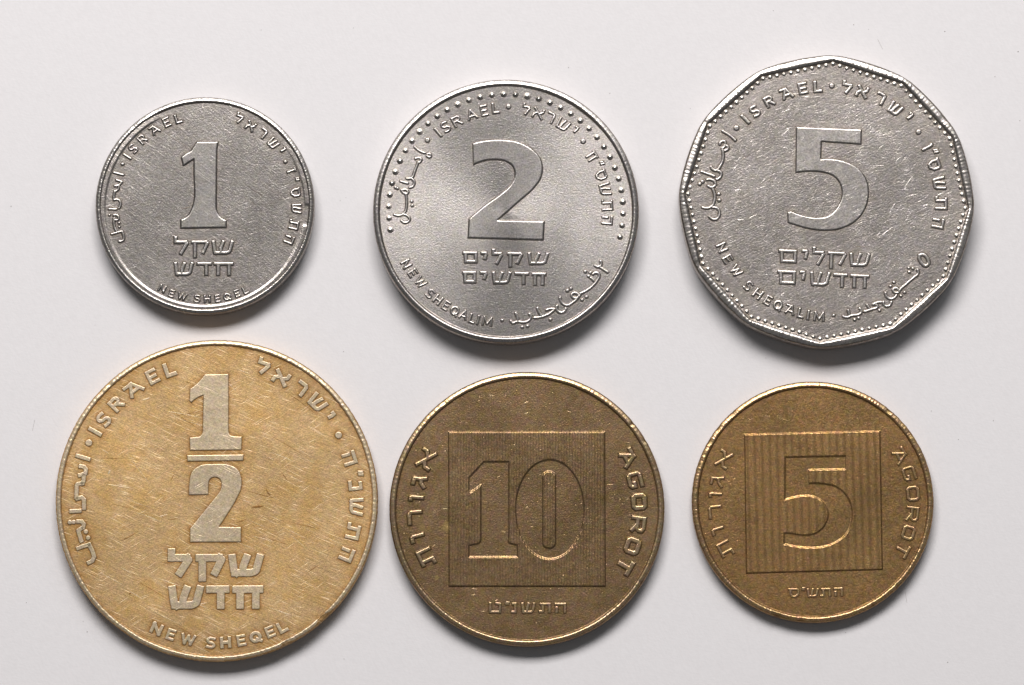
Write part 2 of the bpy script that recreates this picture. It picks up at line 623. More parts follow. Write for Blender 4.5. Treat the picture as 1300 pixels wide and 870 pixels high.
    # --- rim, edge wall and underside: profile swept round the outline
    def rim(self, width, prof=None, outline=None, rough=0.012, nicks=(), reed=False, n=1080, ridge=1.0, wob=0.0):
        k = self.ppm
        wmm = width / k
        T = self.T
        f = self.drop
        P = prof or [(1.0, -T), (0.35, -T + 0.03), (0.08, -T + 0.12), (0.0, -T + 0.28), (0.0, -0.62 * T), (0.0, -0.42 * T), (0.0, -0.30),
                     (0.03 * wmm, -0.21), (0.10 * wmm, -0.13), (0.22 * wmm, -0.07), (0.38 * wmm, -0.03), (0.54 * wmm, -0.006), (0.65 * wmm, 0.0),
                     (0.76 * wmm, -0.018), (0.86 * wmm, -0.065), (0.94 * wmm, -0.125), (1.0 * wmm, -f + 0.012), (1.08 * wmm, -f), (1.25 * wmm, -f - 0.012)]
        P = np.array(P)
        # densify
        pts = []
        for i in range(len(P) - 1):
            a, b = P[max(i - 1, 0)], P[i]
            c, d = P[i + 1], P[min(i + 2, len(P) - 1)]
            m = 3 if i > 5 else 2
            for j in range(m):
                t = j / m
                if i <= 5:
                    pts.append(b + (c - b) * t)
                else:
                    pts.append(0.5 * ((2 * b) + (c - a) * t + (2 * a - 5 * b + 4 * c - d) * t * t + (3 * b - a - 3 * c + d) * t**3))
        pts.append(P[-1])
        P = np.array(pts)
        th = np.linspace(0, 2 * math.pi, n, endpoint=False)   # clockwise from the top
        base = outline(th) if outline is not None else np.full(n, self.R)
        nz = np.zeros(n)
        nz2 = np.zeros(n)
        for q in range(60):
            fr = rng.integers(3, 220)
            nz += rng.normal() * np.sin(fr * th + rng.uniform(0, 6.28)) / math.sqrt(60)
            fr = rng.integers(12, 330)
            nz2 += rng.normal() * np.sin(fr * th + rng.uniform(0, 6.28)) / math.sqrt(60)
        dr, dz = P[:, 0][:, None], P[:, 1][:, None]
        wgt = np.exp(-((dr - 0.5 * wmm) / (0.7 * wmm))**2)
        Rr = base[None] - dr + rough * nz[None] * (0.5 + wgt * 0.5) + wob * np.sin(2 * th + 1)[None]
        Z = T + dz + (rough * 0.55 * nz2[None]) * wgt * (dz > -0.3)
        rimw = np.ones(n) if not callable(ridge) else ridge(th)
        Z = np.where(dz > -f, T - f + (Z - (T - f)) * rimw[None], Z)
        for (ang, wd, depth, pos) in nicks:      # knocks in the rim
            dth = (th - math.radians(ang) + math.pi) % (2 * math.pi) - math.pi
            g = np.exp(-(dth * self.R / wd)**2)[None] * np.exp(-((dr - pos * wmm) / (0.35 * wmm))**2)
            Z = Z - depth * g * (dz > -0.5 * T)
            Rr = Rr - depth * 0.6 * g
        if reed:
            g = (np.sin(th * 10) > -0.1).astype(float)
            Rr = Rr - 0.05 * (0.5 + 0.5 * np.sin(th * 180))[None] * g[None] * ((dz < -0.3) & (dz > -T + 0.25))
        X = Rr * np.sin(th)[None]
        Y = Rr * np.cos(th)[None]
        m = len(P)
        idx = np.arange(m * n).reshape(m, n)
        nx = np.roll(idx, -1, 1)
        q = np.stack([idx[:-1].ravel(), idx[1:].ravel(), nx[1:].ravel(), nx[:-1].ravel()], 1)
        V = np.stack([X.ravel(), Y.ravel(), Z.ravel()], 1) * 1e-3
        hh = (Z - (T - f)) / f
        worn = sstep((hh - 0.25) / 0.6)
        gr = np.where((dz < -0.3), 0.5, 1 - np.clip(hh, 0, 1)) * np.ones_like(Z)
        return mesh_obj('rim', V, q, self.mat, self.root, {'worn': worn.ravel() * 1.0, 'grime': gr.ravel() * 0.8})

    # --- flat struck face: grime round lettering doubles as relief shade; grime under rim
    def face(self, rin, pitch=1.25, grime_r=2.6, extra=None, edge_grime=6.0, outline=None):
        p = pitch / self.ppm
        R = rin / self.ppm
        a = np.arange(-R - p, R + p, p)
        X, Y = np.meshgrid(a, a)
        r = np.hypot(X, Y)
        if outline is not None:
            Rin = R + np.interp((np.arctan2(X, Y)) % (2 * math.pi), np.linspace(0, 2 * math.pi, 721), outline(np.linspace(0, 2 * math.pi, 721))) - self.R
        else:
            Rin = R
        Z = self.field(X, Y)
        g = np.zeros_like(X)
        gr = grime_r / self.ppm
        for sh, wt in self.shapes:
            x0, y0, x1, y1 = sh.bb
            j0, j1 = np.searchsorted(a, [x0 - 4 * gr, x1 + 4 * gr])
            i0, i1 = np.searchsorted(a, [y0 - 4 * gr, y1 + 4 * gr])
            if i1 <= i0 or j1 <= j0:
                continue
            sub = (slice(i0, i1), slice(j0, j1))
            d = np.maximum(sh.sd(X[sub], Y[sub]), 0)
            g[sub] = np.maximum(g[sub], wt * np.exp(-d / gr))
        eg = edge_grime / self.ppm
        g = np.maximum(g, 0.85 * np.exp(-np.maximum(Rin - r, 0) / eg))
        if extra is not None:
            Z, g = extra(X, Y, Z, g)
        for sh, wt in self.shapes:
            if sh in self.under:                       # the striped square stands here: nothing of the face shows through it
                Z = np.where(sh.sd(X, Y) < -0.1, Z - 0.12, Z)
        keep = r <= Rin
        fk = keep[:-1, :-1] & keep[1:, :-1] & keep[:-1, 1:] & keep[1:, 1:]
        idx = np.arange(X.size).reshape(X.shape)
        q = np.stack([idx[:-1, :-1][fk], idx[:-1, 1:][fk], idx[1:, 1:][fk], idx[1:, :-1][fk]], 1)
        used, inv = np.unique(q, return_inverse=True)
        V = np.stack([X.ravel(), Y.ravel(), Z.ravel()], 1)[used] * 1e-3
        return mesh_obj('face', V, inv.reshape(q.shape), self.mat, self.root,
                        {'worn': np.zeros(len(used)), 'grime': g.ravel()[used]})

    def back(self, outline=None):
        n = 180
        th = np.linspace(0, 2 * math.pi, n, endpoint=False)
        r = (outline(th) if outline is not None else np.full(n, self.R)) - 0.95
        V = [(0, 0, 2e-5)] + [(a * math.sin(t) * 1e-3, a * math.cos(t) * 1e-3, 2e-5) for a, t in zip(r, th)]
        T = [(0, i + 1, (i + 1) % n + 1) for i in range(n)]
        mesh_obj('back', V, T, self.mat, self.root, {'worn': np.zeros(n + 1), 'grime': np.ones(n + 1)})

    def beads(self, pts, rad, H=0.07):
        e = empty('beaded_border', self.root)
        r = rad / self.ppm
        V, Q = [], []
        n, m = 20, 7
        for i in range(m):
            a = i / (m - 1)
            rr = r * 1.25 * (1 - a) if i else r * 1.3
            z = (H + 0.02) * (math.cos(min(rr / (r * 1.3), 1) * math.pi) * 0.5 + 0.5) - 0.02
            for j in range(n):
                t = 2 * math.pi * j / n
                V.append((max(rr, 1e-4) * math.cos(t) * 1e-3, max(rr, 1e-4) * math.sin(t) * 1e-3, z * 1e-3))
        for i in range(m - 1):
            for j in range(n):
                Q.append((i * n + j, i * n + (j + 1) % n, (i + 1) * n + (j + 1) % n, (i + 1) * n + j))
        worn = [sstep(np.array((v[2] * 1e3 + 0.02) / H)) for v in V]
        first = mesh_obj('bead', V, Q, self.mat, e, {'worn': worn, 'grime': 1 - np.array(worn)})
        me = first.data
        for k, (x, y) in enumerate(pts):
            o = first if k == 0 else first.copy()
            if k:
                COL.objects.link(o)
                o.parent = e
            o.location = (x * 1e-3, y * 1e-3, float(self.field(np.array(x), np.array(y))) * 1e-3)
            s = 1 + rng.normal() * 0.05
            o.scale = (s, s, 1 + rng.normal() * 0.12)
            self.shapes.append((Strokes([np.array([[x, y], [x, y]])], r * 2, 1, False), 0.5))


# ------------------------------------------------------------------ materials
m_one = coin_material('worn_nickel', (260, 260.8, 1.8), streak=[(-38, 0.14)], field=(0.46, 0.425, 0.392), worn=(0.66, 0.62, 0.575), grime=(0.17, 0.14, 0.115), rough=0.30, worn_rough=0.29, grain=0.8,
                      lines=[(-38, 0.0026, 29.4, 0.25, 0.245), (-33, 0.005, 54.6, 0.275, 0.28), (-48, 0.0021, 21, 0.25, 0.21), (20, 0.0035, 37.8, 0.25, 0.105), (-62, 0.003, 33.6, 0.25, 0.14)],
                      mottle=0.35, mottle_col=(0.35, 0.315, 0.285), line_k=1.1)
m_two = coin_material('bright_nickel', (642, 268.3, 2.3), (0.60, 0.56, 0.525), (0.65, 0.61, 0.575), (0.30, 0.25, 0.21), rough=0.32, worn_rough=0.30, grain=0.9,
                      lines=[(-35, 0.0045, 46.2, 0.25, 0.084), (-30, 0.0026, 33.6, 0.225, 0.07), (60, 0.0034, 37.8, 0.225, 0.07)], aniso=0.42, mottle=0.12, line_k=0.4)
m_five = coin_material('scratched_nickel', (1050, 254.5, 2.4), (0.58, 0.53, 0.49), (0.74, 0.69, 0.64), (0.20, 0.165, 0.13), streak=[(28, 0.13)], rough=0.30, worn_rough=0.30, grain=0.85,
                       lines=[(22, 0.0026, 25.2, 0.25, 0.28), (38, 0.0021, 20.16, 0.225, 0.245), (8, 0.0031, 29.4, 0.225, 0.21), (55, 0.004, 37.8, 0.25, 0.21), (-28, 0.0037, 33.6, 0.225, 0.175), (66, 0.0066, 54.6, 0.2, 0.175)],
                       mottle=0.35, mottle_col=(0.50, 0.445, 0.405), line_k=1.0)
m_half = coin_material('worn_bronze', (275, 633, 1.6), (0.64, 0.425, 0.20), (0.73, 0.585, 0.39), (0.30, 0.145, 0.035), metal=0.58, hue=0.45, streak=[(-24, 0.16), (32, 0.07)], rough=0.42, worn_rough=0.36, grain=0.75,
                       lines=[(-22, 0.0031, 27.72, 0.25, 0.21), (-28, 0.0052, 54.6, 0.25, 0.28), (-14, 0.0023, 21, 0.225, 0.175), (35, 0.0035, 33.6, 0.225, 0.105), (24, 0.0025, 23.1, 0.225, 0.084)],
                       mottle=0.6, mottle_col=(0.60, 0.36, 0.115), line_k=1.8)
m_ten = coin_material('dark_bronze', (669, 644.8, 1.5), (0.42, 0.27, 0.14), (0.58, 0.415, 0.245), (0.13, 0.078, 0.034), metal=0.86, hue=0.9, rough=0.30, worn_rough=0.29, grain=1.0,
                      lines=[(25, 0.0034, 25.2, 0.15, 0.07), (-30, 0.004, 27.72, 0.15, 0.056), (60, 0.0033, 25.2, 0.15, 0.056)],
                      mottle=0.6, mottle_col=(0.30, 0.20, 0.095), speck=0.8, line_k=0.9,
                      spots=[(565.5, 668, 7.5, (0.62, 0.44, 0.16)), (555, 732, 4, (0.58, 0.42, 0.16)), (536, 667, 5, (0.5, 0.34, 0.13)), (583, 671, 4, (0.52, 0.34, 0.12))])
m_fag = coin_material('brown_bronze', (1032, 636, 1.3), (0.48, 0.28, 0.115), (0.58, 0.385, 0.20), (0.14, 0.075, 0.03), metal=0.84, hue=0.9, rough=0.31, worn_rough=0.30, grain=1.05,
                      lines=[(15, 0.0036, 25.2, 0.125, 0.056), (-40, 0.004, 27.72, 0.125, 0.042)],
                      mottle=0.6, mottle_col=(0.33, 0.215, 0.09), speck=0.6, line_k=0.9)

# ------------------------------------------------------------------ the sheet of paper everything lies on
P = NT('white_card')
ptc = P.n('ShaderNodeTexCoord').outputs['Object']
pf = P.noise(ptc, 5200, 4, 0.65)
pb = P.noise(P.mapping(ptc, scale=(1, 1, 1)), 900, 3, 0.5)
P.set(P.b.inputs['Base Color'], P.mix(P.ramp(pb, 0.3, 0.7, 0, 1), (0.79, 0.775, 0.78, 1), (0.78, 0.765, 0.77, 1)))
P.b.inputs['Roughness'].default_value = 0.62
P.b.inputs['Specular IOR Level'].default_value = 0.25
pfib = P.noise(P.mapping(ptc, (0, 0, 0.2), (1, 4.5, 1)), 1700, 3, 0.6)
pfb2 = P.noise(P.mapping(ptc, (0, 0, -0.5), (4.0, 1, 1)), 1500, 3, 0.6)
pv = P.n('ShaderNodeVectorMath', operation='SCALE')
P.set(pv.inputs[0], P.b.inputs['Base Color'].links[0].from_socket)
P.set(pv.inputs['Scale'], P.ramp(P.math('ADD', pfib, pfb2), 0.7, 1.3, 0.975, 1.02))
P.set(P.b.inputs['Base Color'], pv.outputs[0])
pbm = P.n('ShaderNodeBump')
pbm.inputs['Strength'].default_value = 0.5
pbm.inputs['Distance'].default_value = 0.00001
P.set(pbm.inputs['Height'], P.math('ADD', pf, P.math('ADD', pfib, pfb2)))
P.set(P.b.inputs['Normal'], pbm.outputs[0])
n = 41
gx = np.linspace(-0.6, 0.6, n)
X, Y = np.meshgrid(gx, gx)
idx = np.arange(n * n).reshape(n, n)
q = np.stack([idx[:-1, :-1].ravel(), idx[:-1, 1:].ravel(), idx[1:, 1:].ravel(), idx[1:, :-1].ravel()], 1)
sheet = mesh_obj('paper_surface', np.stack([X.ravel(), Y.ravel(), 0 * X.ravel()], 1), q, P.m, None)
sheet['kind'] = 'structure'

LW = {'I': 0}

SCR = {
    'one': [(288.7, 131.5, 298, 140, 1.2, 1.2, 1), (324, 183, 340, 195.5, 1, 1, 1), (265.7, 153, 289, 175, .9, 1, 1), (233.8, 139.5, 259, 151, .8, 1, 1), (229, 266, 242, 262.5, 1.6, 1.5, 0), (172, 188, 198, 222, .8, 1, 1), (270, 176, 296, 196, .8, .8, 1), (298, 196, 330, 214, .8, .8, 1)],
    'five': [(1160.5, 220.7, 1146, 243, 2.0, 1.8, 1), (1138, 256, 1128.2, 276.2, 2.2, 1.8, 1), (1115, 232, 1130, 241.5, 1.2, 1.3, 1), (990.5, 144, 1007, 136.5, 1.2, 1.4, 1), (992, 172.5, 1004, 160.5, 1.2, 1.4, 1), (1146, 243, 1159, 250, 1, 1.2, 1), (1003, 254, 1015, 236, 1, 1.2, 1), (1016, 247, 1030, 243, 1.2, 1.2, 1), (1110, 305, 1141, 282, 1, 1.2, 1), (1052, 285, 1075, 292, 1, 1.2, 1), (1115, 172, 1133, 169, 1, 1.2, 1), (1170, 262, 1181, 259, 1.2, 1.4, 1), (1082, 238, 1097, 228, 1.6, 1.5, 0), (1118, 199.5, 1126, 201, 1.2, 1.3, 1), (928, 150, 920, 163, 1, 1.2, 1)],
    'half': [(153, 687, 176.5, 674, 1.8, 2, 0), (200.7, 656.3, 214.4, 652.2, 1.6, 1.5, 1), (168.4, 542.9, 191, 565, .9, 1, 1), (204, 517, 234.6, 533.2, .8, 1, 1), (119.9, 722.8, 160.3, 744.6, 1.2, 1.3, 1), (160.3, 747.8, 184.5, 763.2, 1.2, 1.3, 1), (332.4, 768, 380, 784.2, 1.1, 1.3, 1), (388, 729, 405.9, 717, 1.4, 1.5, 0), (318.6, 644.2, 334.8, 642.5, 3.4, 2, 0), (299.2, 663.5, 313.8, 658.7, 1.6, 1.5, 0), (336.4, 578.7, 349.3, 585.2, 1.1, 1.2, 1), (378, 578, 405, 590, .9, 1.1, 1), (350, 665, 402, 690, .9, 1.1, 1), (337, 620, 345, 632, 2.4, 1.6, 0), (356, 598, 366, 612, 1.2, 1.5, 0), (180, 508, 190, 505, 2.6, 1.3, 1), (212, 660, 230, 657.5, 1.2, 1.3, 0), (164, 753, 166, 754, 4, 1.5, 0), (140, 596, 137, 603, 2.5, 1.5, 1), (388, 748, 377, 758, .9, 1, 0), (216, 612, 222, 601, 1.2, 1.3, 0)],
    'ten': [(770, 615.3, 780, 615.1, 1.5, 2, 1), (598, 747.2, 607, 747.6, 1.2, 1.6, 1), (597, 755.5, 606, 754.5, 1, 1.3, 1), (590, 535.5, 595, 538, 1.2, 1.6, 1), (620, 501.5, 628, 502.6, 1.4, 1.5, 1), (575, 605, 583, 603, 1.2, 1.5, 1), (664, 513, 672, 509, 1.2, 1.5, 1), (724, 603, 728, 609, 1, 1.3, 1), (753, 742, 760, 737, 1, 1.3, 1), (741, 560, 749, 560.5, 1.4, 1.5, 1)],
    'fag': [(1007, 601.5, 1030, 586.3, 1, 1.3, 1), (946, 534, 962, 529, .9, 1.2, 1), (962, 529, 985, 529.6, .9, 1.2, 1), (985, 529.6, 1003, 535, .9, 1.2, 1), (922, 606, 945, 594, .8, 1, 1)],
}

srng = np.random.default_rng(21)


def hairlines(key, cx, cy, R, n, ang, spread, l0, l1, wd, dark=0.2):
    for _ in range(n):
        a = srng.uniform(0, 6.28)
        r = R * math.sqrt(srng.uniform(0, 0.85))
        x, y = cx + r * math.cos(a), cy + r * math.sin(a)
        t = math.radians(ang + srng.normal() * spread)
        L = srng.uniform(l0, l1) ** 1.0 / 2
        dx, dy = math.cos(t) * L, -math.sin(t) * L
        if max(math.hypot(x + dx - cx, y + dy - cy), math.hypot(x - dx - cx, y - dy - cy)) > R * 0.93:
            continue
        SCR[key].append((x - dx, y - dy, x + dx, y + dy, wd * srng.uniform(0.7, 1.2), 1, 0 if srng.random() < dark else 1))


hairlines('one', 260, 261, 122, 26, -40, 10, 12, 50, 0.9, 0.1)
hairlines('five', 1050, 255, 165, 60, 30, 28, 8, 26, 1.0, 0.1)
hairlines('half', 275, 635, 190, 60, -24, 12, 15, 80, 1.0, 0.3)
hairlines('ten', 669, 646, 158, 26, 15, 40, 4, 10, 1.2, 0.0)
# ================================================================== ONE NEW SHEQEL (top left)
c = Coin(260, 260.8, 139, 1.8, m_one, 'small worn silver coin with a plain numeral 1, above the large golden coin')
c.rim(7.2, rough=0.010, nicks=[(330, .5, .02, .5), (318, .3, .02, .4)])
W1 = {'I': 4, 'S': 9.5, 'R': 10.5, 'AF': 13, 'E': 10, 'L': 9.5, 'dot': 4.2}
K1 = dict(H=0.088, w=0.055, wi=0.09)
c.text('latin_country_name', [('dot', 155.6, 208.5), ('I', 161.4, 198.7, 13, 4), ('S', 168.9, 189), ('R', 180.4, 176.9), ('AF', 196.2, 164.8), ('E', 211.6, 155.1), ('L', 226.3, 150.8)],
       'out', 13, 3.1, W1, **K1)
WH1 = {'lamed': 10.5, 'alef': 12.5, 'resh': 10, 'shin': 13.5, 'yod': 5, 'dot': 4.4, 'zayin': 6, 'samekh': 13, 'tav': 13.5, 'he': 11.5}
c.text('hebrew_country_name', [('lamed', 303.6, 151.5, 11.5, 10.5), ('alef', 318.3, 160.2), ('resh', 333.6, 169.2), ('shin', 346.8, 182.2), ('yod', 357.7, 191.4), ('dot', 362.3, 205.6)],
       'out', 13, 3.0, WH1, **K1)
c.text('hebrew_year', [('zayin', 370, 217.0), ('gersh', 377.6, 227.5), ('samekh', 375.0, 244.2), ('shin', 376.4, 265), ('tav', 373.2, 285.3), ('he', 367.2, 304.3)],
       'out', 13, 3.0, WH1, **K1)
c.text('latin_denomination', [('N', 206.0, 366.3, 0, 9.5), ('E', 218.0, 372.6, 0, 7.6), ('W', 231.2, 376.4, 0, 12.5), ('S', 250.3, 379.2, 0, 8.4), ('H', 263.2, 379.6), ('E', 276.2, 378.8, 0, 7.6),
                              ('Q', 288.2, 376.8, 0, 10), ('E', 301, 372.4, 0, 7.6), ('L', 311.4, 368.6, 0, 7.2)],
       'in', 10.2, 2.5, {'H': 8.8}, **K1)
c.boxes('hebrew_denomination', [('lamed', 220.5, 305, 239.5, 324), ('qof', 242.5, 305, 265.5, 323.5), ('shin', 268.5, 305, 297, 323.5),
                                ('shin', 220.5, 332.5, 246, 350.5), ('dalet', 249.5, 332.5, 269, 350.5), ('het', 271, 332.5, 296.5, 350.5)], 4.4, rot=0, **K1)
c.pen('arabic_country_name', (120, 220), 8.7,
      [[(215, -8), (315, 18)], [(245, 75), (300, 95)], [(300, 95), (270, 130), (225, 140)], [(265, 140), (262, 175), (225, 200)],
       [(225, 200), (215, 240), (215, 295)], [(215, 295), (265, 295), (285, 330), (270, 385)], [(160, 395), (240, 397)],
       [(210, 465), (255, 468), (262, 510), (225, 515)], [(215, 500), (215, 570), (240, 640)], [(190, 672), (260, 652), (300, 640)], [(300, 640), (320, 690), (320, 735), (270, 752)]],
      3.3, dots=[(165, 462), (270, 550), (275, 592)], dt=3.4, **K1)
num = Poly([c.poly([(249.9, 179.8), (277.2, 179.8), (275.4, 190), (274.6, 262, 1), (277.5, 272, 1), (287.6, 279.4), (287.2, 289.4), (229.2, 290.2), (229.2, 278.6), (238.5, 273.4, 1), (243.8, 263.5, 1),
                    (246, 220, 1), (246, 202.4), (241.5, 205.4, 1), (232.6, 211), (229.8, 199.6), (236.5, 194.5, 1), (243, 190.5, 1)])])
c.relief('numeral', num, c.root, H=0.11, w=0.07, wi=0.11, pitch=0.42)


def ring_one(X, Y, Z, g):
    r = np.hypot(X, Y + 1.2 / c.ppm) * c.ppm
    th = np.degrees(np.arctan2(X, Y)) % 360
    f = sstep((th - 40) / 45) * (1 - sstep((th - 322) / 16))
    gap = sstep((th - 88.5) / 2.0) * (1 - sstep((th - 100.5) / 1.5))
    step = sstep((r - 126) / 2.0) * f * (1 - gap)
    tilt = np.clip((r - 127) / 8, 0, 1) * f * (1 - gap)
    return Z + 0.05 * step - 0.03 * tilt, g * (1 - 0.7 * step)


c.scratches(SCR['one'])
c.face(134.5, pitch=1.0, extra=ring_one, edge_grime=2.5)
c.back()

# ================================================================== TWO NEW SHEQALIM (top middle)
c = Coin(642.3, 268.0, 168.8, 2.3, m_two, 'bright silver coin with numeral 2 and a dotted arc, between two duller silver coins')
c.rim(8.6, rough=0.006, reed=True)
K2 = dict(H=0.088, w=0.055, wi=0.09)
WL2 = {'I': 4, 'S': 11, 'R': 13, 'A': 14.5, 'E': 10.5, 'L': 10, 'dot': 6.0}
c.text('latin_country_name', [('dot', 542.7, 178.1), ('I', 556.0, 168.2), ('S', 565.8, 161.3), ('R', 579.9, 153.8), ('A', 598.6, 145.4), ('E', 614.6, 140.4), ('L', 629.1, 137.4)],
       'out', 15, 3.4, WL2, **K2)
WH2 = {'lamed': 11, 'alef': 15, 'resh': 11, 'shin': 17, 'yod': 6, 'het': 12, 'samekh': 14, 'tav': 15, 'he': 12, 'dot': 6}
c.text('hebrew_country_name', [('dot', 645.6, 135.6), ('lamed', 668, 140.4, 12.5, 11), ('alef', 683.5, 144.0), ('resh', 698.8, 149.4), ('shin', 714.8, 158.4), ('yod', 729.5, 166.5), ('dot', 740.4, 179.5)],
       'out', 14.5, 3.0, WH2, **K2)
c.text('hebrew_year', [('het', 751.3, 198.8), ('gersh', 764.4, 207), ('samekh', 763, 222.3), ('shin', 768.4, 240.6), ('tav', 771, 260.4), ('he', 770.8, 279.8)],
       'out', 14.5, 3.0, WH2, **K2)
c.text('latin_denomination', [('N', 515.7, 335.3, 0, 10.5), ('E', 524, 346.8, 0, 9), ('W', 534, 358.4, 0, 14.5), ('S', 546.2, 373, 0, 9.5), ('H', 556, 380.6, 0, 10.5), ('E', 566.4, 388, 0, 9),
                              ('Q', 577.3, 394.6, 0, 12), ('A', 588.8, 399.6, 0, 11.5), ('L', 599.7, 404.6, 0, 8.5), ('I', 607, 406.4, 0, 3.4), ('M', 618.8, 408, 0, 14)],
       'in', 13, 3.0, {}, **K2)
c.boxes('hebrew_denomination', [('mem', 587, 319, 606.4, 334.6), ('yod', 610, 319, 619.5, 336), ('lamed', 624, 320, 638.5, 336.2), ('qof', 643.5, 320, 664, 336.2), ('shin', 669.5, 320.4, 697, 336.8),
                                ('mem', 586.6, 344, 604.8, 360), ('yod', 609, 344, 619, 361), ('shin', 624.2, 344.6, 649.3, 361.2), ('dalet', 653, 345.2, 671.5, 362), ('het', 674.5, 345.8, 693.5, 363)], 4.3, rot=1, **K2)
c.pen('arabic_denomination', (640, 320), 7.222,
      [[(835, 125), (865, 137), (890, 118), (885, 85)], [(868, 133), (910, 160), (950, 186)],
       [(815, 205), (850, 190), (872, 215), (865, 240)], [(868, 238), (830, 292), (770, 345), (700, 380)], [(795, 238), (822, 262)],
       [(700, 380), (683, 412), (640, 422), (618, 396), (650, 374), (680, 405)], [(683, 412), (640, 455), (570, 490), (545, 480), (512, 420)],
       [(485, 495), (490, 540), (530, 556), (566, 520)],
       [(388, 532), (425, 522), (462, 524)], [(462, 524), (425, 560), (380, 583), (335, 598), (278, 604)], [(305, 515), (325, 560), (345, 592)],
       [(62, 632), (75, 650), (120, 638), (180, 645), (225, 630), (245, 600), (232, 568)], [(105, 560), (122, 600), (125, 635)]],
      3.8, dots=[(745, 180), (792, 190), (775, 222), (715, 440), (755, 412), (580, 355), (612, 336), (425, 620), (165, 690), (215, 680), (-18, 627)], dt=4.6, **K2)
c.pen('arabic_country_name', (470, 205), 7.222,
      [[(410, -130), (455, -95), (500, -78)], [(522, -50), (552, -42), (545, -70), (525, -62)], [(415, -25), (440, -32), (466, -22), (440, 10)],
       [(440, 5), (408, 90), (380, 150), (335, 155)], [(375, 158), (402, 185), (400, 215), (362, 240)], [(280, 183), (342, 202)],
       [(285, 262), (312, 292), (345, 290), (325, 258), (300, 262)], [(325, 300), (333, 400), (315, 470), (290, 490), (222, 488)], [(290, 488), (342, 500), (362, 530), (335, 560), (288, 545)]],
      3.4, dots=[(232, 240), (250, 248), (380, 367), (385, 405)], dt=4.2, **K2)
ang = np.radians(np.linspace(-99.7, 103.3, 36))
c.beads([(148.8 / c.ppm * math.sin(a), (148.8 * math.cos(a) + 1.2) / c.ppm) for a in ang], 4.1, H=0.11)
num = Poly([c.poly([(599.8, 182.0), (615.4, 178.3, 1), (636.2, 177.2, 1), (658, 180.2, 1), (674.6, 188.6, 1), (685.2, 200, 1), (688.8, 211, 1), (686.8, 226, 1), (677.5, 239.4, 1), (660.8, 254.4, 1),
                    (641.4, 271.5), (632, 279.6), (691.2, 280.6), (689.9, 305.2), (594, 302.4), (595.3, 277.9), (616.8, 259.7, 1), (636.2, 245.8, 1), (648, 234.8, 1), (653.6, 221.5, 1),
                    (650.5, 211, 1), (641.5, 204.8, 1), (628, 203, 1), (614, 204.6, 1), (601, 209.8)])])
c.relief('numeral', num, c.root, H=0.115, w=0.07, wi=0.11, pitch=0.42)
c.face(161, pitch=1.25, edge_grime=1.5, grime_r=1.2)
c.back()

# ================================================================== FIVE NEW SHEQALIM (top right, twelve sides)
c = Coin(1049.6, 255.2, 188.4, 2.4, m_five, 'twelve-sided silver coin with numeral 5, above the smallest brown coin')


def dodeca(th, R=c.R, rot=math.radians(3.0)):
    a = (th - rot) % (math.pi / 6)
    a = np.minimum(a, math.pi / 6 - a)          # angle to the nearest corner
    ap = math.cos(math.pi / 12)
    r = ap / np.cos(math.pi / 12 - a)
    return R * (0.60 + 0.40 * r - 0.004 * np.exp(-(a / 0.03)**2))


def dodeca_in(th):
    a = (th - math.radians(3.0)) % (math.pi / 6)
    a = np.minimum(a, math.pi / 6 - a)
    ap = math.cos(math.pi / 12)
    return c.R * (ap / np.cos(math.pi / 12 - a))


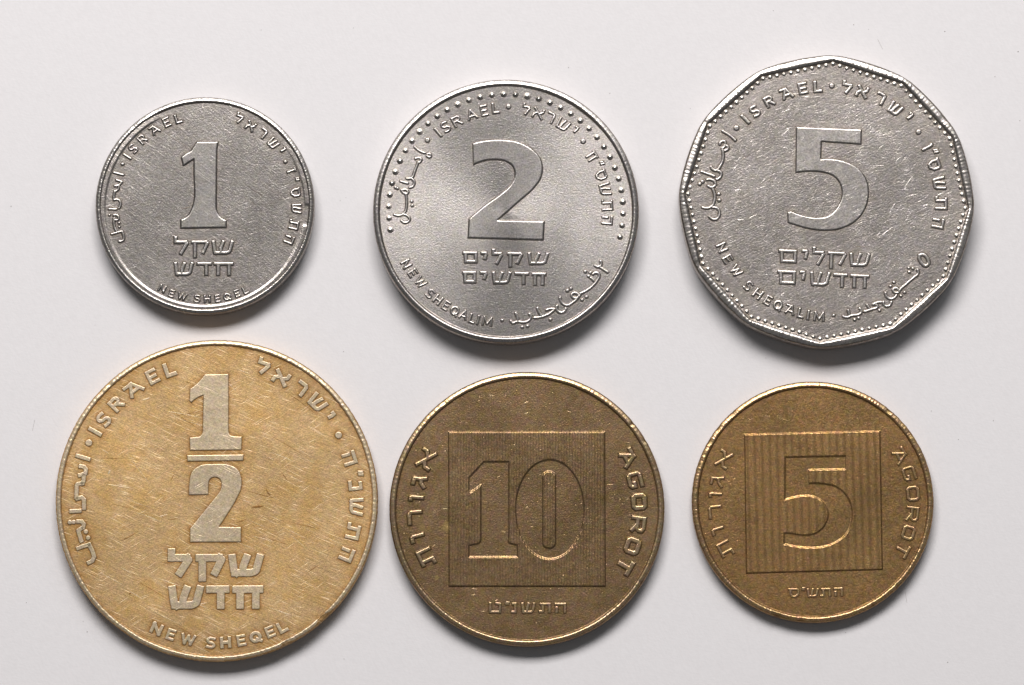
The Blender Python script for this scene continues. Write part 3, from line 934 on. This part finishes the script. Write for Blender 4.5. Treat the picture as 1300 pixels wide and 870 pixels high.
def rim_five():
    """rim whose inner line is a sharper twelve-sided figure than its outer one"""
    k = c.ppm
    T, f = c.T, c.drop
    n = 1440
    th = np.linspace(0, 2 * math.pi, n, endpoint=False)
    Ro = dodeca(th)
    Ri = dodeca_in(th) - 8.6 / k
    wd = Ro - Ri
    prof = [(-1.9, -T), (-0.7, -T + 0.03), (-0.12, -T + 0.12), (0.0, -T + 0.28), (0.0, -0.6 * T), (0, -0.4 * T), (0.0, -0.3), (0.04, -0.2), (0.12, -0.12), (0.24, -0.065), (0.40, -0.026),
            (0.56, -0.004), (0.67, 0.0), (0.77, -0.02), (0.86, -0.065), (0.95, -f + 0.02), (1.1, -f), (1.3, -f - 0.012)]
    Pn = []
    for i in range(len(prof) - 1):
        a, b = np.array(prof[i]), np.array(prof[i + 1])
        for t in (0, .5):
            Pn.append(a + (b - a) * t)
    Pn.append(np.array(prof[-1]))
    Pn = np.array(Pn)
    Pn[1:-1] = 0.25 * Pn[:-2] + 0.5 * Pn[1:-1] + 0.25 * Pn[2:]
    nz = sum(rng.normal() * np.sin(rng.integers(5, 260) * th + rng.uniform(0, 6.28)) for _ in range(60)) / 7.7
    nz2 = sum(rng.normal() * np.sin(rng.integers(5, 330) * th + rng.uniform(0, 6.28)) for _ in range(60)) / 7.7
    u, dz = Pn[:, 0][:, None], Pn[:, 1][:, None]
    step = np.where(u < 0, -u * 0.5, u * wd[None])
    wg = np.exp(-((u - 0.5) / 0.6)**2)
    Rr = Ro[None] - step + 0.009 * nz[None] * wg
    Z = T + dz + 0.007 * nz2[None] * wg * (dz > -0.3)
    for ang_, wdt, dep in [(303, .35, .07), (92, .5, .055), (89, .25, .035), (344, .35, .03), (55, .4, .04), (243, .4, .05), (135, .5, .03), (20, .6, .03)]:
        dth = (th - math.radians(ang_) + math.pi) % (2 * math.pi) - math.pi
        Z = Z - dep * np.exp(-(dth * c.R / wdt)**2)[None] * wg * (dz > -0.3)
    X, Y = Rr * np.sin(th)[None], Rr * np.cos(th)[None]
    m = len(Pn)
    idx = np.arange(m * n).reshape(m, n)
    nx = np.roll(idx, -1, 1)
    q = np.stack([idx[:-1].ravel(), idx[1:].ravel(), nx[1:].ravel(), nx[:-1].ravel()], 1)
    V = np.stack([X.ravel(), Y.ravel(), Z.ravel()], 1) * 1e-3
    hh = (Z - (T - f)) / f
    mesh_obj('rim', V, q, c.mat, c.root, {'worn': sstep((hh - 0.25) / 0.6).ravel(), 'grime': (np.where(dz < -0.3, 0.5, 1 - np.clip(hh, 0, 1)) * np.ones_like(Z) * 0.9).ravel()})


rim_five()
K5 = dict(H=0.088, w=0.055, wi=0.09)
W5 = {'I': 4.4, 'S': 12, 'R': 13, 'AF': 17, 'E': 12.5, 'L': 11.5, 'dot': 6.4}
c.text('latin_country_name', [('dot', 935, 162.7), ('I', 946.2, 151.5), ('S', 958.4, 141.4), ('R', 976.4, 128.8), ('AF', 998.4, 118.8), ('E', 1019.2, 112.4), ('L', 1038.2, 110.2)],
       'out', 16, 4.2, W5, **K5)
WH5 = {'lamed': 14, 'alef': 16, 'resh': 13, 'shin': 18, 'yod': 7, 'vav': 5, 'samekh': 16, 'tav': 18, 'he': 14, 'dot': 6.2}
c.text('hebrew_country_name', [('dot', 1056.2, 109), ('lamed', 1075.4, 112.6, 14, 14), ('alef', 1094.8, 116.6), ('resh', 1117.6, 125.0), ('shin', 1136.5, 138.4), ('yod', 1153.6, 149.4), ('dot', 1166.2, 167.7)],
       'out', 16, 4.0, WH5, **K5)
c.text('hebrew_year', [('vav', 1177.4, 187), ('gersh', 1188.5, 192), ('samekh', 1186, 209), ('shin', 1192.5, 233.2), ('tav', 1195, 258), ('he', 1191, 283.6)],
       'out', 16, 3.8, WH5, **K5)
c.text('latin_denomination', [('N', 916.8, 314.5, 0, 12), ('E', 923.8, 329, 0, 10), ('W', 934.6, 344, 0, 15.5), ('S', 950, 363, 0, 10), ('H', 962.4, 373.2, 0, 11.5), ('E', 975.2, 381.5, 0, 9.5),
                              ('Q', 987.7, 387.5, 0, 12.5), ('AF', 1003.4, 393.3, 0, 14), ('L', 1016.9, 397.8, 0, 9), ('I', 1026.2, 400.0, 0, 3.6), ('M', 1040, 401.8, 0, 15)],
       'in', 13.5, 3.3, {}, **K5)
c.boxes('hebrew_denomination', [('mem', 988, 316.6, 1011.8, 334.2), ('yod', 1017.6, 316.5, 1026.5, 336), ('lamed', 1031, 318.5, 1047.5, 337), ('qof', 1050.5, 319.5, 1075, 337.6), ('shin', 1078, 321, 1105, 339),
                                ('mem', 986.8, 343, 1010.5, 361.5), ('yod', 1014.6, 343.4, 1023, 363), ('shin', 1028, 345, 1054.5, 363.6), ('dalet', 1057.5, 346.8, 1076, 365.4), ('het', 1079, 348.2, 1103.6, 366.4)],
        4.2, rot=2.5, **K5)
c.pen('arabic_denomination', (1045, 320), 6.667,
      [[(800, 150), (805, 180), (765, 218), (700, 275), (652, 318), (640, 342)], [(640, 342), (612, 345), (592, 325), (610, 305), (635, 318), (640, 342)],
       [(620, 368), (570, 397), (548, 388), (528, 345)], [(510, 425), (528, 458), (560, 455), (577, 425)],
       [(425, 445), (450, 430), (492, 424)], [(435, 440), (460, 460), (400, 488), (352, 504)], [(372, 448), (396, 484)],
       [(172, 545), (200, 554), (240, 538), (300, 530), (325, 510), (310, 478)], [(212, 494), (222, 535)],],
      3.7, dots=[(725, 135), (760, 140), (730, 170), (600, 257), (570, 290), (690, 342), (658, 372), (478, 495), (268, 574), (300, 560), (90, 537)], dt=4.2, **K5)
c.pen('arabic_digit', (1045, 320), 6.667, [[(816, 28), (852, 24), (884, 58), (893, 100), (866, 118), (838, 98), (814, 56), (816, 28)]], 4.4, **K5)
c.pen('arabic_country_name', (860, 190), 6.667,
      [[(385, -155), (435, -125), (490, -78)], [(360, -45), (400, -70), (405, -40), (380, -10)], [(400, -35), (430, -15), (400, 8)], [(380, 0), (388, 70), (362, 140), (325, 178), (285, 145)],
       [(345, 180), (370, 200), (362, 235), (332, 252)], [(205, 187), (312, 225)], [(252, 255), (310, 268), (322, 300), (262, 308)], [(290, 320), (312, 365), (312, 440), (290, 482), (212, 488)],
       [(300, 490), (342, 502), (356, 550), (328, 590), (272, 568)]],
      3.8, dots=[(190, 292), (212, 272), (350, 377), (355, 430)], dt=5, **K5)
bp = []
Rb = 176.2 / c.ppm
for s in range(12):
    a0, a1 = math.radians(3 + 30 * s), math.radians(33 + 30 * s)
    for j in range(10):
        t = j / 10
        bp.append((Rb * ((1 - t) * math.sin(a0) + t * math.sin(a1)), Rb * ((1 - t) * math.cos(a0) + t * math.cos(a1))))
c.beads(bp, 3.1, H=0.085)
num = Poly([c.poly([(1011, 161), (1093.9, 164.3), (1093.3, 183.6), (1043, 180), (1042.2, 202), (1055, 201.6, 1), (1070, 204.2, 1), (1088.5, 213.2, 1), (1100, 229, 1), (1102.9, 246, 1), (1098.8, 264, 1),
                    (1085.5, 281.3, 1), (1067.5, 290.3, 1), (1045, 292.8, 1), (1028, 290.8, 1), (1010, 286, 1), (1000.4, 283), (999.8, 269.6), (1004, 267.8), (1019, 273.4, 1), (1037, 276.3, 1), (1052, 273.6, 1),
                    (1063.5, 262, 1), (1068.8, 249, 1), (1067.6, 236, 1), (1059.5, 224.6, 1), (1046, 219.2, 1), (1030, 217.8, 1), (1010.3, 219.4)])])
c.relief('numeral', num, c.root, H=0.105, w=0.06, wi=0.10, pitch=0.42)
c.scratches([q for q in SCR['five'] if not (1000 < (q[0] + q[2]) / 2 < 1100 and 160 < (q[1] + q[3]) / 2 < 293)])
c.face(177.5, pitch=1.3, edge_grime=5, outline=dodeca_in)
c.back(dodeca)

# ================================================================== HALF NEW SHEQEL (bottom left)
c = Coin(275, 635, 204.6, 1.6, m_half, 'largest coin, pale golden, with fraction one half in its centre')
c.rim(7.4, rough=0.013, nicks=[(138, .55, .11, .6), (137, .9, .06, .2), (153.5, .35, .07, .5), (155, .2, .05, .3), (317, .25, .04, .5), (313, .4, .03, .4), (60, .4, .03, .3), (40, .3, .03, .6), (215, .5, .025, .5)])
KH = dict(H=0.08, w=0.04, wi=0.07, jitter=0.004)
WL = {'I': 6, 'S': 15.5, 'R': 17.5, 'AF': 25, 'E': 16, 'L': 15.5, 'dot': 8.6}
c.text('latin_country_name', [('dot', 112.7, 562.3), ('I', 120.7, 548.1), ('S', 131.6, 532.9), ('R', 147.4, 513), ('AF', 169.6, 493.6), ('E', 193.6, 478.2), ('L', 215.4, 469.2)],
       'out', 20, 5.6, WL, **KH)
WHH = {'lamed': 18, 'alef': 22, 'resh': 16, 'shin': 24, 'yod': 7, 'nun': 14, 'tav': 21.5, 'he': 18.5, 'dot': 8.6}
c.text('hebrew_country_name', [('lamed', 334, 467, 17.5, 18), ('alef', 357, 479.9), ('resh', 382, 493.2), ('shin', 403, 511.4), ('yod', 418.8, 528.8, 17, 8), ('dot', 429.8, 552.6)],
       'out', 19, 5.3, WHH, **KH)
c.text('hebrew_year', [('he', 443.6, 582), ('gersh', 457.8, 601), ('nun', 451.1, 616.2), ('shin', 452.4, 643.6), ('tav', 448.4, 674.8), ('he', 440.3, 704)],
       'out', 18.5, 5.0, WHH, **KH)
c.text('latin_denomination', [('N', 198.8, 798.4, 0, 15.5), ('E', 217.0, 805.8, 0, 12.5), ('W', 238.7, 812.0, 0, 20.5), ('S', 267.6, 816.2, 0, 13.5), ('H', 286.4, 815.8, 0, 15), ('E', 306.4, 813.2, 0, 13),
                              ('Q', 324.4, 809.0, 0, 16.5), ('E', 342.9, 802.3, 0, 13), ('L', 358.4, 796.4, 0, 13)],
       'in', 15.8, 4.7, {}, **KH)
c.boxes('hebrew_denomination', [('lamed', 212.4, 703, 244.6, 732.6), ('qof', 247.6, 703, 286.6, 732.6), ('shin', 289.6, 703, 334.8, 732.6),
                                ('shin', 213.4, 743, 258.8, 773.8), ('dalet', 261.2, 743, 291.8, 774), ('het', 294.4, 743, 334.8, 773.8)], 9.6, rot=-0.3, **KH)
c.pen('arabic_country_name', (65, 565), 6.19,
      [[(206, 86), (292, 112)], [(232, 168), (258, 172), (272, 190), (268, 225), (225, 238)], [(256, 240), (254, 285), (240, 300)], [(244, 302), (208, 306), (200, 320), (198, 412)],
       [(204, 422), (240, 412), (258, 430), (258, 496)], [(158, 522), (222, 518)], [(212, 602), (240, 602), (256, 622), (250, 650)], [(238, 655), (212, 672), (236, 752)],
       [(212, 812), (250, 796), (298, 784)], [(296, 782), (322, 830), (338, 880), (322, 912), (296, 924)]],
      6.2, dots=[(146, 608), (176, 606), (272, 682), (290, 730)], dt=6.6, square=True, **KH)
one = Poly([c.poly([(260, 475.0), (290.4, 474.4), (290.4, 546), (292, 551.6, 1), (298, 553.6, 1), (307.4, 554), (306.8, 571.6), (241, 572.4), (240.4, 555.2), (250, 554.6, 1), (255.2, 552, 1), (257, 546),
                    (258, 502.2), (249, 506.5, 1), (242.8, 512), (240.2, 508.8), (241, 493.4), (246.5, 489.6, 1), (253.5, 483, 1)])])
two = Poly([c.poly([(239.6, 628.8), (240.2, 612, 1), (243.6, 598.6, 1), (253, 591, 1), (272, 588.8, 1), (290.5, 589.8, 1), (301.5, 595.4, 1), (306.4, 606, 1), (306.4, 619.5, 1), (300.8, 632.9, 1), (288.5, 653.5, 1),
                    (278.4, 668.6), (306.4, 669), (306.2, 688.6), (241.1, 688.8), (240.9, 671), (275.3, 628.6, 1), (280.6, 618, 1), (279.2, 609, 1), (273.4, 606.2, 1), (267, 608.4, 1), (265, 616, 1), (264.6, 628.4)])])
bar = Poly([c.poly([(237, 577.6), (309.8, 576.6), (309, 585.2), (237.8, 586.2)])])
KN = dict(H=0.09, w=0.04, wi=0.08, pitch=0.42, jitter=0.004)
e = empty('fraction', c.root)
c.relief('numeral', one, e, **KN)
c.relief('fraction_bar', bar, e, **KN)
c.relief('numeral', two, e, **KN)
c.scratches(SCR['half'])
c.face(198.5, pitch=1.35, edge_grime=7, grime_r=3.2)
c.back()


# ================================================================== AGOROT COINS: raised striped square with sunk figures
def panel(c, corners, digits, stad, period, amp, H=0.078, D=0.078, skip=None, pitch=0.5):
    sq = Poly([np.array([c.loc(*p) for p in corners])])
    dig = [Poly([c.poly(d, 7)]) for d in digits]
    hole = [Poly([c.poly(s, 7)]) for s in stad]
    p = pitch / c.ppm
    w = 0.088
    x0, y0, x1, y1 = sq.bb
    xs = np.arange(x0 - 0.1, x1 + 0.1, p)
    ys = np.arange(y0 - 0.1, y1 + 0.1, p)
    X, Y = np.meshgrid(xs, ys)
    d = -sq.sd(X, Y)
    A = c.loc(*corners[0])
    B = c.loc(*corners[1])
    e = (B - A) / np.linalg.norm(B - A)
    u = (X - A[0]) * e[0] + (Y - A[1]) * e[1]
    per = period / c.ppm
    wob = 0.008 * np.sin(Y * 1.3) + 0.006 * np.sin(Y * 4.1 + X)
    rid = 0.5 + 0.5 * np.cos(2 * math.pi * (u + wob) / per)
    dd = np.full(X.shape, -1e9)
    lab = np.zeros(X.shape, int)
    for k, pl in enumerate(dig):
        v = -pl.sd(X, Y)
        lab[v > -w - 0.01] = k + 1
        dd = np.maximum(dd, v)
    for pl in hole:
        dd = np.minimum(dd, pl.sd(X, Y))
    Sq = sstep((d + w) / (2 * w))
    Sd = sstep((dd + w) / (2 * w))
    Z = c.field(X, Y) - 0.006 + (H + 0.006) * Sq - D * Sd + amp * (rid - 0.5) * Sq * (1 - Sd) * sstep(d / 0.05)
    keep = d > -(w + 0.012)
    fk = keep[:-1, :-1] | keep[1:, :-1] | keep[:-1, 1:] | keep[1:, 1:]
    fl = np.maximum(np.maximum(lab[:-1, :-1], lab[1:, :-1]), np.maximum(lab[:-1, 1:], lab[1:, 1:]))
    idx = np.arange(X.size).reshape(X.shape)
    q = np.stack([idx[:-1, :-1], idx[:-1, 1:], idx[1:, 1:], idx[1:, :-1]], 2)
    V = np.stack([X.ravel(), Y.ravel(), Z.ravel()], 1) * 1e-3
    # one set of normals for the square and the figures sunk in it
    worn = (sstep((Sq - 0.4) / 0.6) * (1 - Sd) * (0.10 + 0.34 * rid)).ravel()
    edge = (np.exp(-(d / 0.06)**2) * 0.7 + np.exp(-(dd / 0.05)**2) * 0.5)
    grime = np.clip(edge + 0.35 * (1 - rid) * (1 - Sd), 0, 1).ravel()  # dark valleys and edges: grime that also paints ridge shade
    gy, gx_ = np.gradient(Z, p)
    N = np.stack([-gx_.ravel(), -gy.ravel(), np.ones(X.size)], 1)
    N /= np.linalg.norm(N, axis=1)[:, None]
    for k in range(len(dig) + 1):
        sel = q[fk & (fl == k)]
        used, inv = np.unique(sel, return_inverse=True)
        o = mesh_obj('numeral' if k else 'striped_square', V[used], inv.reshape(sel.shape), c.mat, c.root, {'worn': worn[used], 'grime': grime[used]})
        o.data.normals_split_custom_set_from_vertices(N[used].tolist())
    c.shapes.append((sq, 0.6))
    c.under.append(sq)
    return sq


# ---- TEN AGOROT (bottom middle)
c = Coin(669, 646, 174.8, 1.5, m_ten, 'dark bronze coin with sunken numeral 10 in a finely striped square')
c.rim(8.6, rough=0.009, nicks=[(51, .2, .05, .3), (60, .15, .04, .2), (322, .2, .03, .5), (123, .25, .04, .4)])
ten1 = [(614.2, 586.4), (645.8, 586.4), (645.8, 684), (647.5, 689.8, 1), (656.8, 692.6), (656.8, 707.2), (595.2, 707.4), (595.2, 692.6), (606, 690.6, 1), (610.6, 685, 1), (610.6, 615.7), (597.4, 625.2), (595.2, 622), (595.2, 606.6)]
th = np.linspace(0, 2 * math.pi, 17)[:-1]
ten0 = [(697.9 + 43.4 * math.sin(t), 646.8 - 63.0 * math.cos(t), 1) for t in th]
stad = [(689, 690, ), (689, 605), (691.5, 600.5, 1), (697, 598.6, 1), (702.6, 600.5, 1), (705.2, 605), (705.2, 690), (702.6, 694.4, 1), (697, 696.2, 1), (691.5, 694.4, 1)]
panel(c, [(569.7, 548.4), (767.6, 548.4), (768.4, 744.6), (570.2, 744.6)], [ten1, ten0], [stad], 3.55, 0.020)
KA = dict(H=0.10, w=0.06, wi=0.12)
c.text('hebrew_name', [('alef', 541, 583.2, 21, 27), ('gimel', 532.2, 611.5, 20, 17), ('vav', 528.4, 633, 20, 9), ('resh', 526.6, 657.4, 20, 20), ('vav', 530, 683.4, 20, 12), ('tav', 541, 708, 21, 24)],
       'out', 20, 5.4, {}, **KA)
c.text('latin_name', [('AF', 797.5, 581.6, 21, 25), ('GG', 806.2, 609.6, 21, 23), ('O', 811.4, 637.2, 21, 23), ('RR', 810.4, 665.8, 21, 23), ('O', 803, 693.6, 21, 23), ('T', 793.4, 719, 21, 21)],
       'out', 20, 6.4, {}, **KA)
c.boxes('hebrew_year', [('tet', 620.6, 764.6, 636.8, 779), ('gersh', 640.5, 763.5, 647.5, 768.5), ('nun', 648.8, 765, 656, 779), ('shin', 661.6, 765, 679.8, 779), ('tav', 684, 765.4, 699.4, 778.4), ('he', 703.8, 765.4, 719, 778.6)],
        3.3, H=0.07, w=0.045)
c.scratches(SCR['ten'])
c.face(167, pitch=1.3, edge_grime=4)
c.back()

# ---- FIVE AGOROT (bottom right)
c = Coin(1032, 637.2, 153.6, 1.3, m_fag, 'brown bronze coin with sunken numeral 5 in a coarsely striped square')
c.rim(8.2, rough=0.012, nicks=[(318, .4, .05, .3), (308, .3, .04, .2), (40, .3, .04, .3), (55, .3, .03, .4), (197, .5, .05, .3), (186, .25, .05, .4), (150, .2, .05, .3), (135, .2, .04, .4), (300, .3, .04, .3)])
five = [(997, 580.6), (1073.8, 579), (1073.4, 595.8), (1026.8, 596.6), (1027, 613.8), (1046.5, 614.4, 1), (1061.7, 618.2, 1), (1073.8, 628.2, 1), (1080.6, 642, 1), (1081.2, 661, 1), (1073.6, 678.6, 1), (1059.2, 689.4, 1),
        (1042.7, 694.6, 1), (1028, 695.4, 1), (1012, 694.2, 1), (995.2, 690.6), (995.6, 677), (1004, 677.4, 1), (1019.8, 679.6, 1), (1033, 678, 1), (1044, 670.8, 1), (1050.6, 659, 1), (1050, 645, 1), (1042.2, 635.2, 1),
        (1030, 630, 1), (1018, 629.6, 1), (1005, 632, 1), (996.4, 634.4)]
panel(c, [(945.4, 551.6), (1117.2, 547.2), (1120.2, 723.2), (947.6, 728)], [five], [], 9.55, 0.028, H=0.066, D=0.066)
KF = dict(H=0.068, w=0.05, wi=0.08)
c.text('hebrew_name', [('alef', 919, 583.4, 17.5, 23), ('gimel', 910.4, 611, 17, 15), ('vav', 908.2, 628.6, 17, 7), ('resh', 907.8, 650.2, 17, 17.5), ('vav', 911.6, 674.4, 17, 10), ('tav', 921, 697.4, 17.5, 21)],
       'out', 17, 3.6, {}, **KF)
c.text('latin_name', [('AF', 1143, 579, 17.5, 21), ('GG', 1154.2, 601.2, 17, 19), ('O', 1159.2, 626.8, 17, 20), ('RR', 1158.6, 652.6, 17, 20), ('O', 1153.4, 676.6, 17, 19), ('T', 1146, 699, 17, 18)],
       'out', 17, 3.9, {}, **KF)
c.boxes('hebrew_year', [('samekh', 1000.8, 747, 1015, 759), ('gersh', 1017.4, 745.5, 1022.8, 750), ('shin', 1024.4, 747, 1039.4, 758.4), ('tav', 1041, 746.6, 1054.8, 758), ('he', 1058.6, 746, 1070.2, 757.4)],
        2.6, rot=-1, H=0.055, w=0.045)
c.scratches([q for q in SCR['fag'] if q[1] < 540])
c.face(146, pitch=1.3, edge_grime=4)
c.back()

# ---- a few specks of dust and lint on the card
dust_m = NT('dust')
dust_m.b.inputs['Base Color'].default_value = (0.35, 0.33, 0.31, 1)
dust_m.b.inputs['Roughness'].default_value = 0.9
dv, dq = [], []
for k in range(70):
    px, py = rng.uniform(0, 1300), rng.uniform(0, 870)
    x, y = (float(t) for t in px2w(px, py, 0.0))
    if any(math.hypot(px - a, py - b) < r + 12 for a, b, r in ((260, 261, 140), (642, 268, 170), (1050, 255, 190), (275, 635, 206), (669, 646, 176), (1032, 637, 155))):
        continue
    a = rng.uniform(0, 3.14)
    L = rng.uniform(2e-5, 4e-5) if k % 9 else rng.uniform(2e-4, 5e-4)
    W = rng.uniform(1.5e-5, 3.5e-5) if k % 9 else 1.0e-5
    n0 = len(dv)
    for i, (u, v) in enumerate(((-1, -1), (1, -1), (1, 1), (-1, 1))):
        for z in (0.0, 1.0):
            dv.append((x + math.cos(a) * u * L - math.sin(a) * v * W, y + math.sin(a) * u * L + math.cos(a) * v * W, 2e-6 + z * W * 1.2))
    dq += [(n0 + 1, n0 + 3, n0 + 5, n0 + 7), (n0, n0 + 2, n0 + 3, n0 + 1), (n0 + 2, n0 + 4, n0 + 5, n0 + 3), (n0 + 4, n0 + 6, n0 + 7, n0 + 5), (n0 + 6, n0, n0 + 1, n0 + 7)]
dust = mesh_obj('dust_specks', dv, dq, dust_m.m, None, smooth=False)
dust['kind'] = 'stuff'
dust['label'] = 'tiny specks of dust and lint on the white paper'
dust['category'] = 'dust'
tot = sum(len(o.data.polygons) for o in bpy.data.objects if o.type == 'MESH')
print('objects', len(bpy.data.objects), 'quads', tot)
